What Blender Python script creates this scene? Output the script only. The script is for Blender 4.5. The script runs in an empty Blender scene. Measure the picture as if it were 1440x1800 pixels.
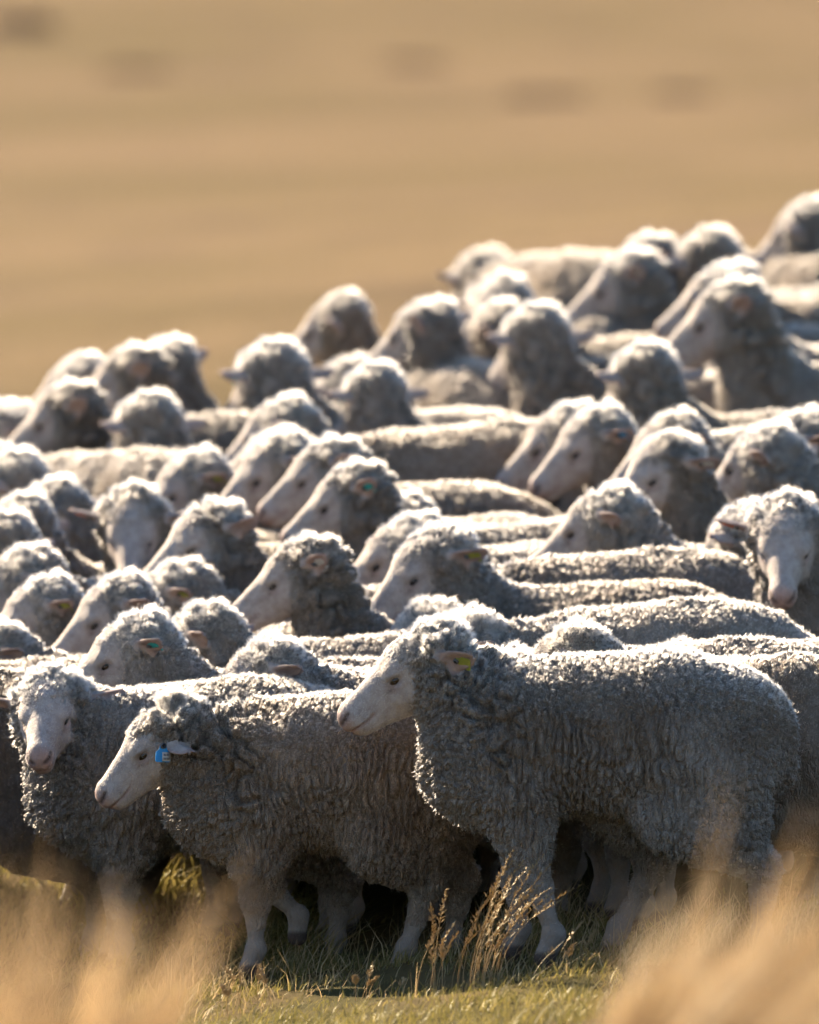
import bpy, math, random
import numpy as np
from mathutils import Vector, Matrix

# ------------------------------------------------------------------ camera, sky, sun, exposure
scene = bpy.context.scene
COL = scene.collection
CAM_Y, PITCH, LENS, SENS_W = -36.0, math.radians(3.5), 420.0, 24.0
CAM_Z = 1.129 + 36.0 * math.tan(PITCH)
cam_data = bpy.data.cameras.new('camera')
cam = bpy.data.objects.new('camera', cam_data)
COL.objects.link(cam)
cam.location = (0, CAM_Y, CAM_Z)
cam.rotation_euler = (math.pi / 2 - PITCH, 0, 0)
cam_data.sensor_fit = 'VERTICAL'
cam_data.sensor_width = SENS_W
cam_data.sensor_height = SENS_W * 1.25
cam_data.lens = LENS
cam_data.clip_start = 0.5
cam_data.clip_end = 6000
cam_data.dof.use_dof = True
cam_data.dof.focus_distance = 35.95
cam_data.dof.aperture_fstop = 2.8
scene.camera = cam

SUN_EL = math.radians(27.0)
SUN_AZ = math.radians(-40.0)          # measured from +Y (away from the camera) towards +X; negative = left
sun_vec = Vector((math.sin(SUN_AZ) * math.cos(SUN_EL), math.cos(SUN_AZ) * math.cos(SUN_EL), math.sin(SUN_EL)))
world = bpy.data.worlds.new('World')
scene.world = world
world.use_nodes = True
wn = world.node_tree.nodes
sky = wn.new('ShaderNodeTexSky')
sky.sky_type = 'NISHITA'
sky.sun_disc = False
sky.sun_elevation = SUN_EL
sky.sun_rotation = SUN_AZ
sky.air_density = 1.0
sky.dust_density = 0.4
sky.ozone_density = 2.0
wn['Background'].inputs['Strength'].default_value = 0.066
world.node_tree.links.new(sky.outputs[0], wn['Background'].inputs['Color'])
sun_data = bpy.data.lights.new('sun', 'SUN')
sun_data.energy = 5.0
sun_data.angle = math.radians(0.5)
sun_data.color = (1.0, 0.79, 0.56)
sun = bpy.data.objects.new('sun', sun_data)
COL.objects.link(sun)
sun.rotation_euler = sun_vec.to_track_quat('Z', 'Y').to_euler()

scene.view_settings.view_transform = 'Standard'
scene.view_settings.look = 'None'
scene.view_settings.gamma = 1.0
scene.view_settings.use_curve_mapping = False
scene.view_settings.exposure = 1.66
scene.render.engine = 'CYCLES'
scene.cycles.use_denoising = True
scene.cycles.use_light_tree = False
scene.cycles.use_adaptive_sampling = True
scene.cycles.adaptive_threshold = 0.05
scene.cycles.adaptive_min_samples = 24
scene.cycles.time_limit = 900
scene.cycles.max_bounces = 4
scene.cycles.diffuse_bounces = 2
scene.cycles.transmission_bounces = 3
scene.cycles.transparent_max_bounces = 8

# ------------------------------------------------------------------ noise helpers (numpy)
def _hash(ix, iy, iz, seed):
    h = (ix.astype(np.int64) * 374761393 + iy.astype(np.int64) * 668265263 + iz.astype(np.int64) * 2147483647 + seed * 974634541)
    h = (h ^ (h >> 13)) * 1274126177
    h = h & 0xFFFFFFFF
    h = ((h ^ (h >> 16)) * 2246822519) & 0xFFFFFFFF
    return (h ^ (h >> 13)) & 0xFFFFFF

def hash01(ix, iy, iz, seed):
    return _hash(ix, iy, iz, seed).astype(np.float64) / float(0x1000000)

def vnoise(P, seed=0):
    I = np.floor(P).astype(np.int64)
    f = P - I
    f = f * f * (3 - 2 * f)
    out = 0
    for dx in (0, 1):
        wx = f[:, 0] if dx else 1 - f[:, 0]
        for dy in (0, 1):
            wy = f[:, 1] if dy else 1 - f[:, 1]
            for dz in (0, 1):
                wz = f[:, 2] if dz else 1 - f[:, 2]
                out = out + wx * wy * wz * hash01(I[:, 0] + dx, I[:, 1] + dy, I[:, 2] + dz, seed)
    return out * 2 - 1

def worley(P, seed=0):
    """distance to the nearest two feature points and the nearest one's position"""
    I = np.floor(P).astype(np.int64)
    F1 = np.full(len(P), 9.0); F2 = np.full(len(P), 9.0); C = np.zeros_like(P)
    for dx in (-1, 0, 1):
        for dy in (-1, 0, 1):
            for dz in (-1, 0, 1):
                a, b, c = I[:, 0] + dx, I[:, 1] + dy, I[:, 2] + dz
                hh = _hash(a, b, c, seed)
                Q = np.stack([a + (hh & 255) / 256.0, b + ((hh >> 8) & 255) / 256.0, c + ((hh >> 16) & 255) / 256.0], 1)
                d = np.sqrt(((Q - P) ** 2).sum(1))
                near = d < F1
                F2 = np.where(near, F1, np.minimum(F2, d))
                C[near] = Q[near]
                F1 = np.where(near, d, F1)
    return F1, F2, C

def sstep(a, b, x):
    t = np.clip((x - a) / (b - a), 0, 1)
    return t * t * (3 - 2 * t)

# ------------------------------------------------------------------ terrain
def softramp(t, w):
    return 0.5 * (t + np.sqrt(t * t + w * w))

def ground_z(x, y):
    x = np.asarray(x, float); y = np.asarray(y, float)
    z = 0.072 * softramp(-1.6 - y, 1.2) - 0.336                      # bank on the camera's side
    z = z + 0.066 * (softramp(y - 0.5, 0.8) - softramp(y - 13.5, 3.0)) - 0.03 * (softramp(y - 17.0, 6.0) - softramp(y - 75.0, 30.0))
    z = z + 0.10 * np.clip(x, -8, 8) * np.exp(-(np.abs(y) / 60.0) ** 2)
    z = z + 0.10 * softramp(y - 380, 60)
    z = z + 0.02 * np.sin(x * 1.7 + 0.6) * np.cos(y * 1.3) * np.exp(-(y / 25) ** 2)
    return z

# ------------------------------------------------------------------ materials
def new_mat(name):
    m = bpy.data.materials.new(name)
    m.use_nodes = True
    nt = m.node_tree
    nt.nodes.clear()
    out = nt.nodes.new('ShaderNodeOutputMaterial')
    return m, nt, out

class NT:
    def __init__(self, nt): self.nt = nt
    def n(self, kind, **kw):
        nd = self.nt.nodes.new('ShaderNode' + kind)
        for k, v in kw.items():
            if k in nd.inputs.keys(): self.set(nd.inputs[k], v)
            else: setattr(nd, k, v)
        return nd
    def set(self, sock, v):
        if isinstance(v, bpy.types.NodeSocket): self.nt.links.new(v, sock)
        else: sock.default_value = v
    def math(self, op, a, b=None, c=None, clamp=False):
        nd = self.nt.nodes.new('ShaderNodeMath'); nd.operation = op; nd.use_clamp = clamp
        for i, v in enumerate((a, b, c)):
            if v is not None: self.set(nd.inputs[i], v)
        return nd.outputs[0]
    def mix(self, fac, a, b, mode='MIX'):
        nd = self.nt.nodes.new('ShaderNodeMix'); nd.data_type = 'RGBA'; nd.blend_type = mode
        self.set(nd.inputs[0], fac); self.set(nd.inputs[6], a); self.set(nd.inputs[7], b)
        return nd.outputs[2]
    def noise(self, vec, scale, detail=3.0, rough=0.55, dist=0.0):
        nd = self.nt.nodes.new('ShaderNodeTexNoise')
        self.set(nd.inputs['Vector'], vec); nd.inputs['Scale'].default_value = scale
        nd.inputs['Detail'].default_value = detail; nd.inputs['Roughness'].default_value = rough
        nd.inputs['Distortion'].default_value = dist
        return nd.outputs[0]
    def ramp(self, fac, stops):
        nd = self.nt.nodes.new('ShaderNodeValToRGB')
        e = nd.color_ramp.elements
        while len(e) < len(stops): e.new(0.5)
        for k, (p, c) in enumerate(stops):
            e[k].position = p
            e[k].color = c if len(c) == 4 else (*c, 1)
        self.set(nd.inputs[0], fac)
        return nd.outputs[0]

def rgb(r, g, b): return (r, g, b, 1.0)

def wool_colour(t, vec):
    """fleece tips: grey-cream with dusty tan patches, a little different on every animal"""
    info = t.n('ObjectInfo')
    n1 = t.noise(vec, 5.0, 4.0, 0.6)
    n2 = t.noise(vec, 60.0, 3.0, 0.6)
    base = t.mix(info.outputs['Random'], rgb(0.46, 0.43, 0.395), rgb(0.55, 0.52, 0.485))
    dust = t.ramp(n1, [(0.42, (0, 0, 0)), (0.66, (1, 1, 1))])
    c = t.mix(t.math('MULTIPLY', dust, 0.55), base, rgb(0.32, 0.262, 0.205))
    c = t.mix(t.math('MULTIPLY', t.ramp(n2, [(0.35, (0, 0, 0)), (0.75, (1, 1, 1))]), 0.35), c, rgb(0.24, 0.205, 0.17))
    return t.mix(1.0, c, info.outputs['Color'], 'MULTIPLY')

def make_sheep_material():
    m, nt, out = new_mat('sheep_skin_and_fleece')
    t = NT(nt)
    tc = t.n('TexCoord')
    vec = tc.outputs['Object']
    at = t.n('Attribute', attribute_name='zone')
    sep = t.n('SeparateColor'); t.set(sep.inputs[0], at.outputs['Color'])
    wool, pink, dark = sep.outputs[0], sep.outputs[1], sep.outputs[2]
    at2 = t.n('Attribute', attribute_name='thin')
    thin = at2.outputs['Fac']
    wc = wool_colour(t, vec)
    at3 = t.n('Attribute', attribute_name='tint')
    at4 = t.n('Attribute', attribute_name='dust')
    wc = t.mix(t.math('MULTIPLY', at4.outputs['Fac'], 0.75), wc, t.mix(1.0, wc, rgb(0.62, 0.53, 0.44), 'MULTIPLY'))
    wc = t.mix(t.math('MULTIPLY', at3.outputs['Fac'], 0.45), wc, t.mix(1.0, wc, rgb(0.55, 0.52, 0.48), 'MULTIPLY'))
    nf = t.noise(vec, 38.0, 4.0, 0.6)
    face = t.mix(t.ramp(nf, [(0.35, (0, 0, 0)), (0.75, (1, 1, 1))]), rgb(0.45, 0.405, 0.38), rgb(0.30, 0.255, 0.23))
    face = t.mix(t.math('MULTIPLY', pink, 0.9), face, rgb(0.34, 0.21, 0.185))
    face = t.mix(t.math('MULTIPLY', at.outputs['Alpha'], 0.75), face, rgb(0.24, 0.20, 0.165))
    nk = t.noise(vec, 150.0, 3.0, 0.6)
    face = t.mix(t.math('MULTIPLY', t.ramp(nk, [(0.52, (0, 0, 0)), (0.70, (1, 1, 1))]), 0.35), face, rgb(0.22, 0.17, 0.145))
    c = t.mix(wool, face, wc)
    c = t.mix(dark, c, rgb(0.055, 0.035, 0.028))
    geo = t.n('NewGeometry')
    # fine fleece relief: crimped staples
    mp = t.n('Mapping'); t.set(mp.inputs['Vector'], vec); mp.inputs['Scale'].default_value = (1.0, 1.0, 0.42)
    wob = t.n('TexNoise'); t.set(wob.inputs['Vector'], vec); wob.inputs['Scale'].default_value = 26.0; wob.inputs['Detail'].default_value = 2.0
    wv = t.n('VectorMath', operation='MULTIPLY_ADD'); t.set(wv.inputs[0], wob.outputs['Color']); wv.inputs[1].default_value = (0.018, 0.018, 0.018); t.set(wv.inputs[2], mp.outputs[0])
    vo = t.n('TexVoronoi', feature='DISTANCE_TO_EDGE'); t.set(vo.inputs['Vector'], wv.outputs[0]); vo.inputs['Scale'].default_value = 105.0
    fine = t.noise(vec, 420.0, 3.0, 0.7)
    hgt = t.math('ADD', t.math('MULTIPLY', t.ramp(vo.outputs['Distance'], [(0.0, (0, 0, 0)), (0.22, (1, 1, 1))]), 1.0), t.math('MULTIPLY', fine, 0.9))
    bump = t.n('Bump', Distance=0.008)
    t.set(bump.inputs['Strength'], t.math('ADD', t.math('MULTIPLY', wool, 0.70), 0.28)); t.set(bump.inputs['Height'], hgt)
    p = t.n('BsdfPrincipled')
    t.set(p.inputs['Base Color'], c)
    t.set(p.inputs['Roughness'], t.math('ADD', t.math('MULTIPLY', wool, 0.3), 0.62))
    p.inputs['Specular IOR Level'].default_value = 0.2
    t.set(p.inputs['Normal'], bump.outputs[0])
    tr = t.n('BsdfTranslucent'); tr.inputs['Color'].default_value = rgb(0.60, 0.32, 0.22)
    mx = t.n('MixShader'); t.set(mx.inputs[0], t.math('MULTIPLY', thin, 0.10)); t.set(mx.inputs[1], p.outputs[0]); t.set(mx.inputs[2], tr.outputs[0])
    nt.links.new(mx.outputs[0], out.inputs['Surface'])
    return m

def make_fuzz_material():
    m, nt, out = new_mat('fleece_fibre')
    t = NT(nt)
    hi = t.n('HairInfo')
    info = t.n('ObjectInfo')
    c2 = t.mix(hi.outputs['Random'], rgb(0.60, 0.545, 0.475), rgb(0.86, 0.815, 0.74))
    c2 = t.mix(1.0, c2, info.outputs['Color'], 'MULTIPLY')
    at4 = t.n('Attribute', attribute_name='dust')
    c2 = t.mix(t.math('MULTIPLY', at4.outputs['Fac'], 0.8), c2, t.mix(1.0, c2, rgb(0.72, 0.62, 0.52), 'MULTIPLY'))
    mx = t.n('BsdfHairPrincipled')
    mx.parametrization = 'COLOR'
    t.set(mx.inputs['Color'], c2)
    mx.inputs['Roughness'].default_value = 0.45
    mx.inputs['Radial Roughness'].default_value = 0.65
    if 'IOR' in mx.inputs: mx.inputs['IOR'].default_value = 1.5
    nt.links.new(mx.outputs[0], out.inputs['Surface'])
    return m

def simple_mat(name, col, rough=0.5, spec=0.5, noise=0.0, nscale=40.0, transl=None):
    m, nt, out = new_mat(name)
    t = NT(nt)
    p = t.n('BsdfPrincipled')
    if noise:
        tc = t.n('TexCoord')
        f = t.noise(tc.outputs['Object'], nscale, 4.0)
        c = t.mix(t.math('MULTIPLY', f, noise), rgb(*col), rgb(col[0] * 0.35, col[1] * 0.35, col[2] * 0.35))
        t.set(p.inputs['Base Color'], c)
    else:
        c = rgb(*col); p.inputs['Base Color'].default_value = c
    p.inputs['Roughness'].default_value = rough
    p.inputs['Specular IOR Level'].default_value = spec
    if transl:
        tr = t.n('BsdfTranslucent'); t.set(tr.inputs['Color'], c)
        mx = t.n('MixShader'); mx.inputs[0].default_value = transl
        t.set(mx.inputs[1], p.outputs[0]); t.set(mx.inputs[2], tr.outputs[0])
        nt.links.new(mx.outputs[0], out.inputs['Surface'])
    else:
        nt.links.new(p.outputs[0], out.inputs['Surface'])
    return m

MAT_SHEEP = make_sheep_material()
MAT_FUZZ = make_fuzz_material()
MAT_EYE = simple_mat('eye_wet_brown', (0.022, 0.013, 0.008), 0.12, 0.6, 0.5, 90)
TAG_COL = {'blue': (0.05, 0.42, 0.85), 'yellow': (0.50, 0.54, 0.10), 'teal': (0.05, 0.55, 0.55), 'orange': (0.95, 0.22, 0.08),
           'green': (0.50, 0.75, 0.35), 'white': (0.75, 0.75, 0.72), 'black': (0.03, 0.03, 0.03)}
TINTS = [(1, 1, 1, 1), (1, 0.96, 0.91, 1), (0.88, 0.86, 0.85, 1), (1.0, 0.90, 0.80, 1), (0.76, 0.71, 0.66, 1), (1.08, 1.06, 1.04, 1)]
MAT_TAG = {k: simple_mat('ear_tag_' + k, v, 0.45, 0.4, 0.25, 60, transl=0.35) for k, v in TAG_COL.items()}

# ------------------------------------------------------------------ mesh helpers
def mesh_from(name, V, F, mat, smooth=True):
    me = bpy.data.meshes.new(name)
    V = np.ascontiguousarray(V, np.float32); F = np.asarray(F, np.int32)
    n, k = F.shape
    me.vertices.add(len(V)); me.vertices.foreach_set('co', V.ravel())
    me.loops.add(n * k); me.loops.foreach_set('vertex_index', F.ravel())
    me.polygons.add(n)
    me.polygons.foreach_set('loop_start', np.arange(0, n * k, k, dtype=np.int32))
    me.polygons.foreach_set('loop_total', np.full(n, k, np.int32))
    if smooth: me.polygons.foreach_set('use_smooth', np.ones(n, bool))
    me.update(calc_edges=True)
    if mat: me.materials.append(mat)
    return me

def link(name, data, parent=None, label=None, cat=None, group=None, kind=None):
    o = bpy.data.objects.new(name, data)
    COL.objects.link(o)
    if parent is not None: o.parent = parent
    for k, v in (('label', label), ('category', cat), ('group', group), ('kind', kind)):
        if v: o[k] = v
    return o

def surface_nets(F, org, h):
    ins = F < 0
    nx, ny, nz = F.shape
    c = np.zeros((nx - 1, ny - 1, nz - 1), np.int8)
    for i in (0, 1):
        for j in (0, 1):
            for k in (0, 1):
                c += ins[i:nx - 1 + i, j:ny - 1 + j, k:nz - 1 + k]
    act = (c > 0) & (c < 8)
    idx = np.full(act.shape, -1, np.int64)
    A = np.argwhere(act)
    idx[act] = np.arange(len(A))
    S = np.zeros((len(A), 3)); W = np.zeros(len(A))
    val = {}
    for i in (0, 1):
        for j in (0, 1):
            for k in (0, 1):
                val[i, j, k] = F[A[:, 0] + i, A[:, 1] + j, A[:, 2] + k].astype(np.float64)
    for a in val:
        for ax in range(3):
            if a[ax] == 0:
                b = list(a); b[ax] = 1; b = tuple(b)
                fa, fb = val[a], val[b]
                x = (fa < 0) != (fb < 0)
                tt = np.where(x, fa / np.where(x, fa - fb, 1), 0)
                p = np.tile(np.array(a, float), (len(A), 1)); p[:, ax] += tt
                S += p * x[:, None]; W += x
    V = (A + S / W[:, None]) * h + org
    quads = []
    for ax in range(3):
        u, v = (ax + 1) % 3, (ax + 2) % 3
        sl0 = [slice(None)] * 3; sl1 = [slice(None)] * 3
        sl0[ax] = slice(0, -1); sl1[ax] = slice(1, None)
        s0, s1 = ins[tuple(sl0)], ins[tuple(sl1)]
        E = np.argwhere(s0 != s1)
        flip = ~s0[E[:, 0], E[:, 1], E[:, 2]]
        ok = (E[:, u] > 0) & (E[:, v] > 0) & (E[:, u] < F.shape[u] - 1) & (E[:, v] < F.shape[v] - 1)
        E, flip = E[ok], flip[ok]
        def g(du, dv):
            q = E.copy(); q[:, u] += du; q[:, v] += dv
            return idx[q[:, 0], q[:, 1], q[:, 2]]
        Q = np.stack([g(-1, -1), g(0, -1), g(0, 0), g(-1, 0)], 1)
        Q[flip] = Q[flip][:, ::-1]
        quads.append(Q)
    return V, np.concatenate(quads)

def subdivide_quads(V, F):
    E = np.stack([F, np.roll(F, -1, 1)], 2).reshape(-1, 2)
    E = np.sort(E, 1)
    key = E[:, 0] * (len(V) + 1) + E[:, 1]
    uk, inv = np.unique(key, return_inverse=True)
    a, b = uk // (len(V) + 1), uk % (len(V) + 1)
    mid = (V[a] + V[b]) / 2
    cen = V[F].mean(1)
    n0, n1 = len(V), len(V) + len(mid)
    inv = inv.reshape(-1, 4) + n0
    ci = np.arange(len(F)) + n1
    NF = np.concatenate([np.stack([F[:, k], inv[:, k], ci, inv[:, k - 1]], 1) for k in range(4)])
    return np.concatenate([V, mid, cen]), NF

# ------------------------------------------------------------------ the sheep as a distance field
def smin(a, b, k):
    h = np.clip(0.5 + 0.5 * (b - a) / k, 0, 1)
    return b * (1 - h) + a * h - k * h * (1 - h)

class Cone:                                   # tapered capsule, stretched along a lateral axis
    def __init__(s, a, b, ra, rb, k=0.04, lat=(0, 1, 0), sl=1.0):
        s.a, s.b = np.array(a, float), np.array(b, float)
        s.ra, s.rb, s.k, s.lat, s.sl = ra, rb, k, np.array(lat, float), sl
        r = max(ra, rb) * max(1, sl) + 0.09
        s.lo, s.hi = np.minimum(s.a, s.b) - r, np.maximum(s.a, s.b) + r
    def d(s, P, extra=0.0):
        pa = P - s.a
        ba = s.b - s.a
        if s.sl != 1.0:
            q = pa @ s.lat
            pa = pa - np.multiply.outer(q * (1 - 1 / s.sl), s.lat)
            ba = ba - s.lat * (ba @ s.lat) * (1 - 1 / s.sl)
        L = max(ba @ ba, 1e-9)
        t = np.clip((pa @ ba) / L, 0, 1)
        return np.sqrt(((pa - np.multiply.outer(t, ba)) ** 2).sum(-1)) - (s.ra + (s.rb - s.ra) * t)

class Ell:                                    # ellipsoid with its own axes (rows of M)
    def __init__(s, c, r, M=None, k=0.04, grow=0.0):
        s.c, s.r, s.k, s.grow = np.array(c, float), np.array(r, float), k, grow
        s.M = np.eye(3) if M is None else np.array(M, float)
        R = max(r) + 0.09
        s.lo, s.hi = s.c - R, s.c + R
    def d(s, P, extra=0.0):
        q = (P - s.c) @ s.M.T
        r = s.r + np.array([0, 0, s.grow * extra])
        k0 = np.sqrt(((q / r) ** 2).sum(-1)); k1 = np.sqrt(((q / (r * r)) ** 2).sum(-1)) + 1e-9
        return k0 * (k0 - 1.0) / k1

def head_frame(pose):
    yaw, p, roll = [math.radians(v) for v in (pose['yaw'], pose['pitch'], pose.get('roll', 0))]
    f = np.array([-math.cos(yaw) * math.cos(p), -math.sin(yaw) * math.cos(p), -math.sin(p)])
    l = np.array([math.sin(yaw), -math.cos(yaw), 0.0])
    w = np.cross(f, l)
    l, w = l * math.cos(roll) + w * math.sin(roll), w * math.cos(roll) - l * math.sin(roll)
    return np.array(pose['head'], float), f, l, w

FACE_SLIM = 0.86
def sheep_prims(pose):
    H, f, l, w = head_frame(pose)
    h = lambda u, ww, v=0.0: H + f * u + w * ww + l * v
    fat = pose.get('fat', 1.0)
    st = pose.get('stretch', 0.0)
    X = lambda x: x + st * max(0.0, x + 0.20)
    wool, skin = [], []
    # trunk
    tuck = pose.get('tuck', 0.0)
    wool.append(Ell((X(0.05), 0, 0.552 + tuck * 0.9), (0.43 * (1 + st * 0.6), 0.222 * fat, 0.222 - tuck), k=0.07))
    wool.append(Cone((-0.20, 0, 0.525 + tuck), (-0.27, 0, 0.50 + tuck), 0.205 - tuck * 0.7, 0.185 - tuck, 0.08, sl=0.98 * fat))
    wool.append(Cone((X(0.20), 0, 0.564), (X(0.285), 0, 0.550), 0.202, 0.192, 0.08, sl=1.02 * fat))
    wool.append(Cone((-0.28, 0, 0.43 + tuck), (-0.22, 0, 0.38 + tuck * 2), 0.13, 0.12, 0.09))
    wool.append(Cone((0.03, 0, 0.475 + tuck * 1.5), (X(0.16), 0, 0.485 + tuck * 1.5), 0.140, 0.13, 0.08, sl=1.15))
    wool.append(Cone((X(0.43), 0, 0.62), (X(0.47), 0, 0.47), 0.045, 0.030, 0.05))                      # tail
    dz = pose.get('low', 1.0)
    n_trunk = len(wool)
    # neck from the chest to the back of the head
    nb = h(-0.055, -0.03)
    slim = 1.0 - 0.9 * max(0.0, pose['head'][2] - 0.80)
    mid = (np.array([-0.27, 0, 0.58 * dz]) + nb) / 2 + np.array([0.01, 0, -0.030])
    wool.append(Cone((-0.21, 0, 0.555 * dz), mid, 0.158 * slim, 0.112 * slim, 0.08))
    wool.append(Cone(mid, nb, 0.112 * slim, 0.081 * slim, 0.06))
    th = h(-0.01, -0.11)
    wool.append(Cone(th, np.array([-0.33, 0, 0.45 * dz]) * 0.8 + 0.2 * th, 0.058 * slim, 0.115 * slim, 0.08))           # throat and bib
    # wool of the head
    wool.append(Ell(h(-0.030, 0.018), (0.090, 0.082, 0.060), [f, l, w], 0.05))
    wool.append(Ell(h(0.030, 0.050), (0.046, 0.054, 0.026), [f, l, w], 0.035))
    for s in (-1, 1):
        wool.append(Cone(h(-0.035, -0.02, 0.058 * s), h(0.010, -0.082, 0.046 * s), 0.048, 0.046, 0.05))
        wool.append(Cone(h(-0.01, -0.03, 0.055 * s), h(0.045, -0.066, 0.034 * s), 0.034, 0.026, 0.03))
    # bare face
    skin.append(Ell(h(0.0, 0.0), (0.085, 0.075, 0.08), [f, l, w], 0.05))
    skin.append(Cone(h(0.045, 0.006), h(0.205, -0.004), 0.067, 0.036, 0.05, lat=l, sl=FACE_SLIM))
    skin.append(Cone(h(0.02, -0.055), h(0.180, -0.043), 0.050, 0.027, 0.04, lat=l, sl=0.95))
    skin.append(Ell(h(0.218, -0.014), (0.033, 0.034, 0.033), [f, l, w], 0.03))
    skin.append(Ell(h(0.200, -0.050), (0.030, 0.024, 0.017), [f, l, w], 0.016))
    for s in (-1, 1):
        skin.append(Ell(h(0.062, 0.030, 0.047 * s), (0.030, 0.018, 0.020), [f, l, w], 0.025))       # brow
        skin.append(Ell(h(0.055, -0.035, 0.040 * s), (0.045, 0.022, 0.030), [f, l, w], 0.03))       # cheek
    # ears
    ears = []
    for s in (-1, 1):
        dr = pose.get('ear', (-0.50, 0.78, -0.22))
        e = f * dr[0] + l * dr[1] * s + w * dr[2]; e /= np.linalg.norm(e)
        b = w - e * (w @ e); b /= np.linalg.norm(b)
        tw = math.radians(pose.get('eartwist', 25)) * s
        b2 = b * math.cos(tw) + np.cross(e, b) * math.sin(tw)
        n = np.cross(e, b2)
        eb = pose.get('ear_base', (-0.030, -0.006))
        base = h(eb[0], eb[1], 0.074 * s)
        c = base + e * 0.066
        skin.append(Ell(c, (0.066, 0.031, 0.0065), [e, b2, n], 0.016, grow=0.006))
        skin.append(Cone(base, base + e * 0.03, 0.018, 0.012, 0.02))
        if (n @ f) < 0: n = -n
        ears.append((base, e, b2, n))
    n_head_w, n_head_s = len(wool), len(skin)
    # legs
    FL = pose.get('feet', {})
    hooves = []
    for s, nm in ((-1, 'near'), (1, 'far')):
        dx, lift = FL.get('front_' + nm, (0, 0))
        y = 0.095 * s
        sh, el = (-0.23, 0.10 * s, 0.44), (-0.215 + 0.10 * dx, y * 1.05, 0.335)
        kn = (-0.225 + 0.55 * dx - 0.02 * (lift > 0), y, 0.205 + 0.35 * lift)
        fe = (-0.222 + dx, y, 0.075 + lift)
        ho = (-0.245 + dx + 0.25 * lift, y, 0.018 + lift)
        wool.append(Cone(sh, el, 0.105, 0.070, 0.06)); wool.append(Cone(el, kn, 0.070, 0.036, 0.04))
        wool.append(Cone(kn, np.array(kn) * 0.6 + np.array(fe) * 0.4, 0.036, 0.024, 0.02))
        skin.append(Cone(kn, fe, 0.031, 0.0195, 0.02)); skin.append(Ell(fe, (0.026, 0.023, 0.026), None, 0.015)); skin.append(Cone(fe, ho, 0.027, 0.027, 0.015, sl=0.9))
        hooves.append((fe, ho))
        dx, lift = FL.get('hind_' + nm, (0, 0))
        hip, sti = (X(0.27), 0.09 * s, 0.49), (X(0.19) + 0.35 * dx, 0.115 * s, 0.375)
        hk = (X(0.375) + 0.75 * dx, y, 0.245 + 0.4 * lift)
        fe = (X(0.355) + dx, y, 0.075 + lift)
        ho = (X(0.33) + dx, y, 0.018 + lift)
        wool.append(Cone(hip, sti, 0.145, 0.105, 0.06)); wool.append(Cone(hip, np.array(hk) * 0.5 + np.array(hip) * 0.5, 0.14, 0.085, 0.06))
        wool.append(Cone(sti, hk, 0.105, 0.044, 0.05))
        wool.append(Cone(hk, np.array(hk) * 0.45 + np.array(fe) * 0.55, 0.043, 0.028, 0.03))
        skin.append(Cone(hk, fe, 0.033, 0.021, 0.02)); skin.append(Ell(fe, (0.027, 0.024, 0.027), None, 0.015)); skin.append(Cone(fe, ho, 0.028, 0.027, 0.015, sl=0.9))
        hooves.append((fe, ho))
    if dz != 1.0:                                   # shorter legged animal: the trunk and legs sit lower, head and neck stay
        for q in wool[:n_trunk] + wool[n_head_w:] + skin[n_head_s:]:
            for nm in ('a', 'b', 'c'):
                if hasattr(q, nm): getattr(q, nm)[2] *= dz
            q.lo[2] -= 0.06
        hooves = [(np.array(fe) * (1, 1, dz), np.array(ho) * (1, 1, dz)) for fe, ho in hooves]
    return wool, skin, ears, hooves

def field(P, prims, extra=0.0):
    out = np.full(P.shape[:-1], 1.0)
    for q in prims:
        m = np.all((P > q.lo) & (P < q.hi), -1)
        if not m.any(): continue
        out[m] = smin(out[m], q.d(P[m], extra), q.k)
    return out

def grid_field(prims, xs, ys, zs, extra):
    out = np.full((len(xs), len(ys), len(zs)), 1.0, np.float32)
    for q in prims:
        s = []
        for ax, a in enumerate((xs, ys, zs)):
            i0, i1 = np.searchsorted(a, q.lo[ax]), np.searchsorted(a, q.hi[ax])
            s.append(slice(i0, i1))
        G = np.stack(np.meshgrid(xs[s[0]], ys[s[1]], zs[s[2]], indexing='ij'), -1)
        if G.size == 0: continue
        out[tuple(s)] = smin(out[tuple(s)], q.d(G, extra), q.k)
    return out

def vert_normals(V, F):
    fn = np.cross(V[F[:, 2]] - V[F[:, 0]], V[F[:, 3]] - V[F[:, 1]])
    N = np.stack([sum(np.bincount(F[:, k], fn[:, c], len(V)) for k in range(4)) for c in range(3)], 1)
    return N / (np.linalg.norm(N, axis=1, keepdims=True) + 1e-12)

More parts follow.
